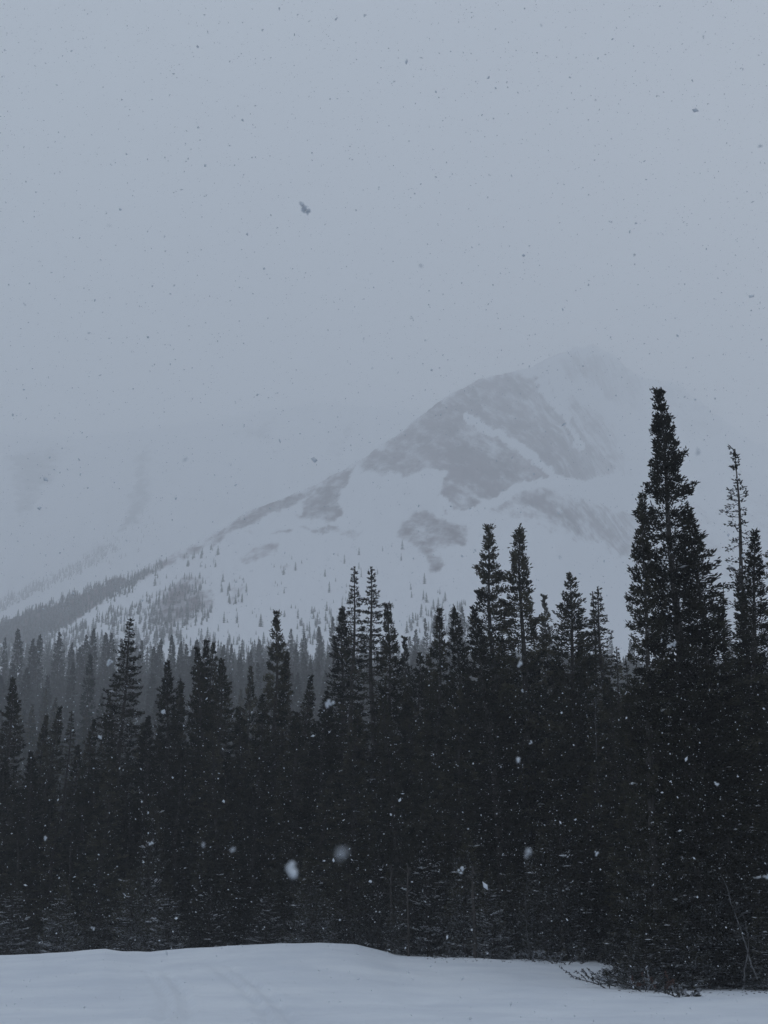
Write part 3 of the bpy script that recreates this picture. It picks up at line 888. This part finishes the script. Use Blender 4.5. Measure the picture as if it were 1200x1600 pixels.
rng = np.random.default_rng(99)
DENSE = [([(-150, 1010), (0, 975), (60, 952), (110, 932), (150, 916), (190, 902), (215, 905), (205, 925), (170, 940), (120, 968), (95, 985), (40, 1010), (-100, 1040)], 1300),
         ([(200, 905), (240, 890), (262, 876), (230, 898), (205, 915)], 90),
         ([(230, 930), (262, 925), (285, 905), (305, 900), (320, 908), (312, 928), (330, 950), (332, 968), (300, 985), (262, 985), (235, 970), (205, 950)], 210),
         ([(150, 955), (215, 945), (260, 975), (300, 1000), (230, 1010), (150, 1010)], 170),
         ([(0, 990), (150, 975), (160, 1040), (0, 1040)], 380),
         ([(-60, 1034), (1000, 1034), (1000, 1076), (-60, 1076)], 520),
         ([(150, 985), (330, 995), (500, 1010), (640, 1000), (760, 1000), (900, 1020), (900, 1050), (150, 1050)], 330),
         ([(460, 970), (500, 950), (540, 960), (560, 1000), (480, 1010)], 60),
         ([(630, 990), (660, 955), (700, 965), (730, 940), (760, 965), (740, 1000)], 90)]
pts = []
for poly, n in DENSE:
    c = scatter_in(poly, n, mtn_pos, rng)
    yrr = np.interp(c[:, 0], rx_, ry_) + 1.5
    c[:, 1] = np.maximum(c[:, 1], yrr)
    pts.append(mtn_pos(c[:, 0], c[:, 1]))
mass("distant_forest", np.concatenate(pts), 4, 9, 3, M_VEILED, kind="stuff")
# the unbroken wood that covers the slope below, seen between the nearer rows
sy = rng.uniform(150, 640, 5200); sx = rng.uniform(-0.36, 0.36, 5200) * sy
sx = np.where(sy < 300, sx * 1.2, sx)
sy2 = rng.uniform(500, 680, 3000); sx2 = rng.uniform(-0.33, 0.28, 3000) * sy2
sx = np.concatenate([sx, sx2]); sy = np.concatenate([sy, sy2])
low_pts = scatter_in([(-60, 1022), (300, 1026), (700, 1030), (1000, 1040), (1000, 1076), (-60, 1076)], 900, mtn_pos, rng)
mass("slope_forest", np.concatenate([np.stack([sx, sy, ground_z(sx, sy)], 1), mtn_pos(low_pts[:, 0], low_pts[:, 1])]), 7, 13, 6, M_FARN, kind="stuff")
# forest line on the far mountain
fl = scatter_in([(-40, 960), (0, 940), (60, 912), (95, 895), (140, 868), (175, 850), (185, 860), (140, 890), (80, 915), (30, 942), (-30, 975)], 420, far_pos, rng, 4)
fp = far_pos(fl[:, 0], fl[:, 1])
fl2 = scatter_in([(120, 890), (150, 850), (190, 810), (235, 790), (240, 850), (180, 880)], 50, far_pos, rng, 8)
mass("far_tree_line", np.concatenate([fp, far_pos(fl2[:, 0], fl2[:, 1])]), 8, 15, 4, M_VEILED, kind="stuff")

# separate trees dotted over the open slope: things of their own
SOLO_ZONES = [
    ([(345, 905), (385, 893), (388, 955), (362, 962), (350, 930)], 24, "small hazy spruce in the upright cluster on the slope above the column-shaped spruce", "upright cluster of trees on the slope"),
    ([(220, 890), (300, 860), (345, 850), (340, 885), (280, 915), (235, 925)], 26, "tiny hazy spruce scattered just below the ridge on the left", "scattered trees below the left ridge"),
    ([(280, 865), (330, 850), (335, 870), (300, 880)], 8, "tiny hazy spruce in the thin row under the left ridge", "thin row of trees under the left ridge"),
    ([(420, 870), (470, 860), (480, 960), (430, 950)], 14, "tiny faint spruce dotting the open snow slope left of centre", "trees dotted on the open slope"),
    ([(395, 930), (440, 900), (450, 1000), (380, 1000)], 8, "tiny faint spruce low on the open slope by the column-shaped spruce", "trees low on the open slope"),
    ([(500, 900), (560, 880), (580, 940), (520, 960)], 14, "faint spruce on the slope directly behind the centre group", "trees behind the centre group"),
    ([(640, 920), (700, 900), (740, 950), (660, 980)], 16, "faint spruce in the misty scatter above the close pair", "misty scatter of trees above the close pair"),
    ([(470, 850), (640, 850), (640, 900), (480, 900)], 9, "lone speck-like spruce high on the open snowfield", "lone specks on the snowfield"),
    ([(330, 975), (380, 960), (400, 1000), (340, 1005)], 6, "pale little spruce at the foot of the open slope", "pale little trees at the slope foot")]
for poly, n, lb, grp in SOLO_ZONES:
    c = scatter_in(poly, n, mtn_pos, rng, 5)
    for q in mtn_pos(c[:, 0], c[:, 1]):
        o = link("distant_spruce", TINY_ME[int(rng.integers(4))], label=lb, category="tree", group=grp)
        h = float(3.5 + 8.5 * rng.random() ** 2.2); w = float(rng.uniform(0.85, 1.4))
        o.location = (q[0], q[1], q[2] - 0.5)
        o.scale = (h * w, h * w, h)
        o.rotation_euler = (0, 0, float(rng.random() * 6.28))

# ------------------------------------------------------------------ thin stems, twigs
def stem(name, pts, r0, r1, mat, label, cat, twigs=0, seed=0, group=None):
    rng = np.random.default_rng(seed)
    root = link(name, None, label=label, category=cat)
    if group: root['group'] = group
    root.empty_display_size = 0.2
    P_ = np.array(pts, float)
    root.location = tuple(P_[0])
    Q = P_ - P_[0]
    t = np.linspace(0, 1, len(Q)); tt = np.linspace(0, 1, 14)
    C = np.stack([np.interp(tt, t, Q[:, k]) for k in range(3)], 1)
    C[1:-1] += rng.normal(size=(12, 3)) * 0.012
    v, q = tube(C, np.linspace(r0, r1, 14), 6)
    link("stem", mesh_from("stem", v, [q], mat), root)
    tb = []
    for k in range(twigs):
        i = rng.integers(3, 13)
        a = rng.random() * 6.28; l = rng.uniform(0.15, 0.5)
        e = C[i] + np.array([math.cos(a) * l, math.sin(a) * l, l * rng.uniform(-0.2, 0.7)])
        m_ = (C[i] + e) / 2 + rng.normal(size=3) * 0.03
        tb.append(tube([C[i], m_, e], [r1 * 1.2 + 0.003, r1 + 0.002, 0.002], 3))
    if tb:
        link("twigs", tubes_mesh("twigs", tb, mat), root, kind="stuff")
    return root

def pxpath(lst, y):
    return [tuple(at(a, b_, y)) for a, b_ in lst]
stem("bare_sapling", pxpath([(1183, 1530), (1172, 1500), (1160, 1460), (1148, 1425), (1138, 1395), (1125, 1365)], 40.8), 0.02, 0.004, M_PALE,
     "bent pale bare sapling leaning left in front of the right-hand spruces", "sapling", 7, 1)
stem("bare_sapling", pxpath([(1162, 1532), (1166, 1505), (1170, 1480), (1167, 1450), (1159, 1425)], 41.0), 0.022, 0.005, M_PALE,
     "short forked pale sapling with snow on it, low at the right edge", "sapling", 9, 2)
stem("bare_sapling", pxpath([(826, 1500), (823, 1440), (821, 1400), (824, 1370), (822, 1345)], 54), 0.014, 0.004, M_PALE,
     "thin straight whitish whip of a sapling left of the grey-green young spruces", "sapling", 5, 3)
stem("dead_trunk", pxpath([(937, 1502), (935, 1300), (933, 1240), (932, 1180), (930, 1120), (931, 1090)], 61.2), 0.028, 0.012, M_PALE,
     "slender dead trunk with snow-plastered bark against the dark wall, below the twin-tipped spruce", "tree", 8, 4)
stem("dead_trunk", pxpath([(1136, 1540), (1134, 1300), (1132, 1100), (1131, 980), (1130, 910)], 49.5), 0.11, 0.012, M_BARK,
     "dark dead spike of a trunk between the broad spruce and the half-bare one", "tree", 46, 5)

# bare trunks showing under the boughs on the right
for (px, y, lb) in ((1100, 42.6, "stout dark bare trunk foot showing under the boughs at lower right"),
                    (612, 58, "thin dark bare stem on the snow where the bank ends"),
                    (638, 56.5, "short forked bare stem on the snow right of the bank's end"),
                    (742, 55.5, "dark stump-like trunk foot under the two tall paired spruces")):
    b0_ = at(px, 1500, y); g0 = gz(b0_.x, y)
    r_ = 0.15 if px == 1100 else (0.08 if px == 742 else 0.05)
    stem("bare_tree", [(b0_.x, y, g0 - 0.2), (b0_.x + 0.03, y, g0 + 0.8), (b0_.x - 0.02, y + 0.05, g0 + 2.2), (b0_.x, y + 0.1, g0 + 3.4)], r_, r_ * 0.7, M_BARK, lb, "tree", 14, int(px))

def bough(px, py, y, length, ang, label, seed, mat=M_NEEDLE, arch=0.12, scale=1.0):
    """a single bough poking out of the snow: woody axis with side twigs and needle shoots"""
    rng = np.random.default_rng(seed)
    p0 = at(px, py, y)
    g = gz(p0.x, y)
    root = link("snowbound_bough", None, label=label, category="branch", group="boughs poking through the snow")
    root.location = (p0.x, y, g)
    root.empty_display_size = 0.2
    ca, sa = math.cos(ang), math.sin(ang)
    tb, pos, dr = [], [], []
    def arm(b0, a, el, l, r, depth):
        n = 6
        d = np.array([math.cos(a) * math.cos(el), math.sin(a) * math.cos(el), math.sin(el)])
        pts_ = [b0 + d * l * t + np.array([0, 0, arch * l * t * (1.2 - t) * 2]) + rng.normal(size=3) * 0.006 for t in np.linspace(0, 1, n)]
        tb.append(tube(pts_, np.linspace(r, r * 0.35, n), 4))
        for i in range(1, n):
            for _ in range(5 if depth else 3):
                f = rng.random()
                q_ = pts_[i - 1] * (1 - f) + pts_[i] * f
                pos.append(q_); dr.append(unit(d + rng.normal(size=3) * 0.75))
            if depth == 0 and i < n:
                arm(pts_[i], a + rng.choice([-1, 1]) * rng.uniform(0.6, 1.2), el + rng.uniform(-0.3, 0.7), l * rng.uniform(0.3, 0.55), r * 0.55, 1)
    arm(np.array([0, 0, -0.04]), ang, 0.25, length, 0.018 * scale, 0)
    arm(np.array([0.03, 0, -0.04]), ang + 1.3, 0.5, length * 0.6, 0.014 * scale, 0)
    link("wood", tubes_mesh("wood", tb, M_BARK), root)
    n = len(pos)
    link("needles", shoot_mesh("needles", np.array(pos), np.array(dr), rng.uniform(0.05, 0.10, n), rng.uniform(0.018, 0.035, n), mat, rng), root)
    return root
bough(1062, 1560, 38.2, 0.62, 2.9, "spiky dark bough curling out of the snow in front of the tallest spruce, nearest one", 1)
bough(1072, 1558, 38.4, 0.42, 0.6, "small upright forked bough right beside the nearest curling one", 2)
bough(1090, 1556, 38.6, 0.16, 1.4, "tiny dark tuft in the snow right of the two forked boughs", 3)
bough(1035, 1545, 40.4, 0.9, 3.5, "rusty-brown dead bough drooping under the tallest spruce", 4, M_BROWN)
bough(1005, 1535, 40.4, 1.1, 3.5, "long dark bough resting on the snow left of the rusty-brown one", 5)
bough(950, 1532, 41.6, 1.0, 3.3, "flat dark bough reaching furthest left from the tallest spruce's foot", 6)
bough(962, 1515, 43, 0.9, 3.4, "short raised bough over the snow above the furthest-left one", 7)
bough(885, 1506, 51, 1.0, 4.2, "drooping grey-green bough touching the snow below the pointed young spruce", 8)
bough(868, 1508, 51.5, 0.9, 3.6, "ragged bough on the snow left of the drooping grey-green one", 9)
bough(905, 1503, 52, 0.9, 5.6, "thin bough on the snow right of the drooping grey-green one", 10)
bough(700, 1500, 55.5, 1.0, 3.3, "thin bare bough lying on the snow under the snow-clumped young spruce", 11)
bough(840, 1500, 53, 0.9, 3.6, "low bough tip on the snow under the grey-green young spruces", 12)

# shed needles and twig ends lying on the snow by the forest edge
rng = np.random.default_rng(77)
nl = 300
lx = rng.uniform(1.5, 13, nl); ly = np.where(lx > 6.4, 38.5 + 4 * rng.random(nl) ** 0.6, 50 + 6 * rng.random(nl) ** 0.5)
lz = ground_z(lx, ly) + 0.012
ld = unit(np.stack([rng.normal(size=nl), rng.normal(size=nl), 0.15 * rng.normal(size=nl)], 1))
link("needle_litter", shoot_mesh("needle_litter", np.stack([lx, ly, lz], 1), ld, rng.uniform(0.03, 0.14, nl), rng.uniform(0.012, 0.03, nl), M_BARK, rng), kind="stuff")
# ------------------------------------------------------------------ falling snow
def random_axes(n, size, rng, flat=0.6):
    a = unit(rng.normal(size=(n, 3))); r = unit(rng.normal(size=(n, 3)))
    b_ = unit(np.cross(a, r)); c = np.cross(a, b_)
    return np.stack([a * (size * rng.uniform(0.8, 1.6, n))[:, None], b_ * (size * rng.uniform(0.6, 1.1, n))[:, None], c * (size * rng.uniform(0.35, 0.8, n) * flat * 1.3)[:, None]], 1)

rng = np.random.default_rng(5)
N = 64000
y = 2.2 + (34 - 2.2) * rng.random(N * 3) ** (1 / 2.15)
x = rng.uniform(-1, 1, N * 3) * 15
z = rng.uniform(0.2, 30, N * 3)
keep = (np.abs(x) < 0.36 * y + 2) & (z < 0.78 * y + 3)
# stay in the open air in front of the forest
keep &= (y < 58)
x, y, z = x[keep][:N], y[keep][:N], z[keep][:N]
g = ground_z(x, y)
ok = z > g + 0.1
x, y, z = x[ok], y[ok], z[ok]
size = 0.0050 * np.exp(0.55 * rng.normal(size=len(x)))
link("falling_snow", blob_mesh("falling_snow", np.stack([x, y, z], 1), random_axes(len(x), size, rng), M_FLAKE, rng), kind="stuff")

def flake(px, py, dpx, dist, label, seed, stretch=1.0, lobes=4):
    """a clump of crystals, one thing"""
    rng = np.random.default_rng(1000 + seed)
    p = at(px, py, dist)
    s = dpx / F_PX * dist * 0.40
    o = link("snowflake", None)
    V, Fc, off = [], [], 0
    pc = rng.normal(size=(lobes, 3)) * s * 0.42
    pc[:, 0] *= stretch
    dirs = unit(rng.normal(size=(lobes * 7, 3)))
    cen = np.repeat(pc, 7, 0) + dirs * s * 0.28
    me_ = blob_mesh("snowflake", np.concatenate([pc, cen]), random_axes(lobes * 8, np.concatenate([np.full(lobes, s * 0.55), np.full(lobes * 7, s * 0.26)]), rng, 0.9), M_FLAKE, rng, 0.25)
    o2 = bpy.data.objects.new("snowflake", me_)
    bpy.data.objects.remove(o)
    COL.objects.link(o2)
    o2.location = p
    o2['label'] = label; o2['category'] = 'snowflake'; o2['group'] = 'large snowflakes in the air'
    return o2
FL = [(473, 325, 24, 2.2, "largest grey snowflake high against the sky, ragged and two-lobed"),
      (453, 1362, 29, 0.85, "brightest big blurred snowflake low before the dark trees"),
      (534, 1336, 24, 0.42, "dim blurred snowflake just upper right of the brightest big one"),
      (515, 1099, 16, 1.9, "bright oval snowflake before the trees at the centre"),
      (813, 1038, 14, 1.9, "soft bright snowflake before the right paired tall spruce"),
      (811, 1184, 14, 1.8, "soft snowflake halfway down the forest, under the one by the paired spruce"),
      (1050, 1007, 13, 2.2, "white oval snowflake on the body of the tallest spruce"),
      (826, 1333, 14, 0.95, "faint blurred snowflake in front of the young spruces at right"),
      (172, 1037, 13, 3.2, "white double-lobed snowflake beside the top of the tall feathery spruce"),
      (155, 1152, 10, 3.2, "white slanting snowflake before the low spruce at left"),
      (256, 1111, 10, 3.3, "crisp split snowflake before the broad conical spruce"),
      (722, 1360, 12, 3.2, "crisp white snowflake right of the largest snow clumps on the boughs"),
      (993, 400, 8, 3.0, "dark slanted snowflake in the sky high above the tallest spruce"),
      (409, 47, 8, 3.0, "dark slanted snowflake near the top border, left of centre"),
      (570, 24, 8, 3.0, "dark snowflake at the top border in the middle"),
      (954, 347, 8, 3.0, "thin upright snowflake in the sky at upper right"),
      (658, 415, 9, 1.1, "pale blurred snowflake in mid sky right of centre"),
      (290, 717, 9, 1.2, "soft grey snowflake in front of the faint far mountain"),
      (1091, 706, 11, 1.1, "soft grey snowflake between the tallest and the half-bare spruce tops"),
      (272, 446, 6, 3.2, "small dark snowflake in the left sky"),
      (38, 475, 6, 3.0, "small dark snowflake near the left border in mid sky"),
      (8, 77, 6, 3.0, "small dark snowflake at the left border near the top"),
      (71, 1310, 9, 3.0, "elongated bluish snowflake low at far left"),
      (236, 1318, 9, 3.0, "crisp white snowflake low before the left trees"),
      (318, 1322, 8, 1.3, "dim round blurred snowflake low before the left-hand trio"),
      (364, 1328, 9, 1.1, "dim round blurred snowflake right beside its twin, low at left"),
      (876, 871, 8, 1.5, "grey smudged snowflake before the mountain above the blunt-topped spruce"),
      (930, 156, 5, 3.2, "tiny upright dark snowflake in the upper right sky"),
      (642, 497, 6, 3.0, "small dark snowflake in mid sky above the mountain's left shoulder"),
      (616, 128, 6, 3.0, "small dark snowflake in the upper sky, just right of centre"),
      (1121, 1225, 9, 3.0, "white snowflake low before the right-hand spruces"),
      (1099, 58, 6, 3.0, "small dark snowflake near the upper right corner"),
      (568, 528, 5, 3.2, "small dark snowflake in mid sky near the centre line"),
      (1198, 1370, 12, 1.8, "bright snowflake cut by the right border, low down"),
      (933, 1334, 9, 3.0, "slanted white snowflake at the edge of the tallest spruce's lower boughs"),
      (145, 1450, 8, 3.0, "white snowflake just above the snowbank at left"),
      (170, 353, 7, 1.2, "pale blurred snowflake in the left sky"),
      (845, 40, 7, 2.0, "grey snowflake near the top border right of centre"),
      (198, 845, 6, 3.0, "forked dark snowflake before the faint far slope at left"),
      (817, 1078, 7, 3.0, "small crisp snowflake below the soft one by the paired spruce"),
      (829, 1160, 7, 3.0, "small bluish snowflake above the lower soft one at right"),
      (1187, 228, 9, 1.5, "pale smeared snowflake at the right border in the upper sky")]
for i, (px, py, d_, dist, lb) in enumerate(FL):
    flake(px, py, d_, dist, lb, i, lobes=3 if d_ < 9 else 5, stretch=1.35 if i in (0, 3, 6, 9) else 1.0)
tri = sum(len(m.loops) - 2 * len(m.polygons) for m in bpy.data.meshes)
print("TRIS", tri, "objects", len(bpy.data.objects))
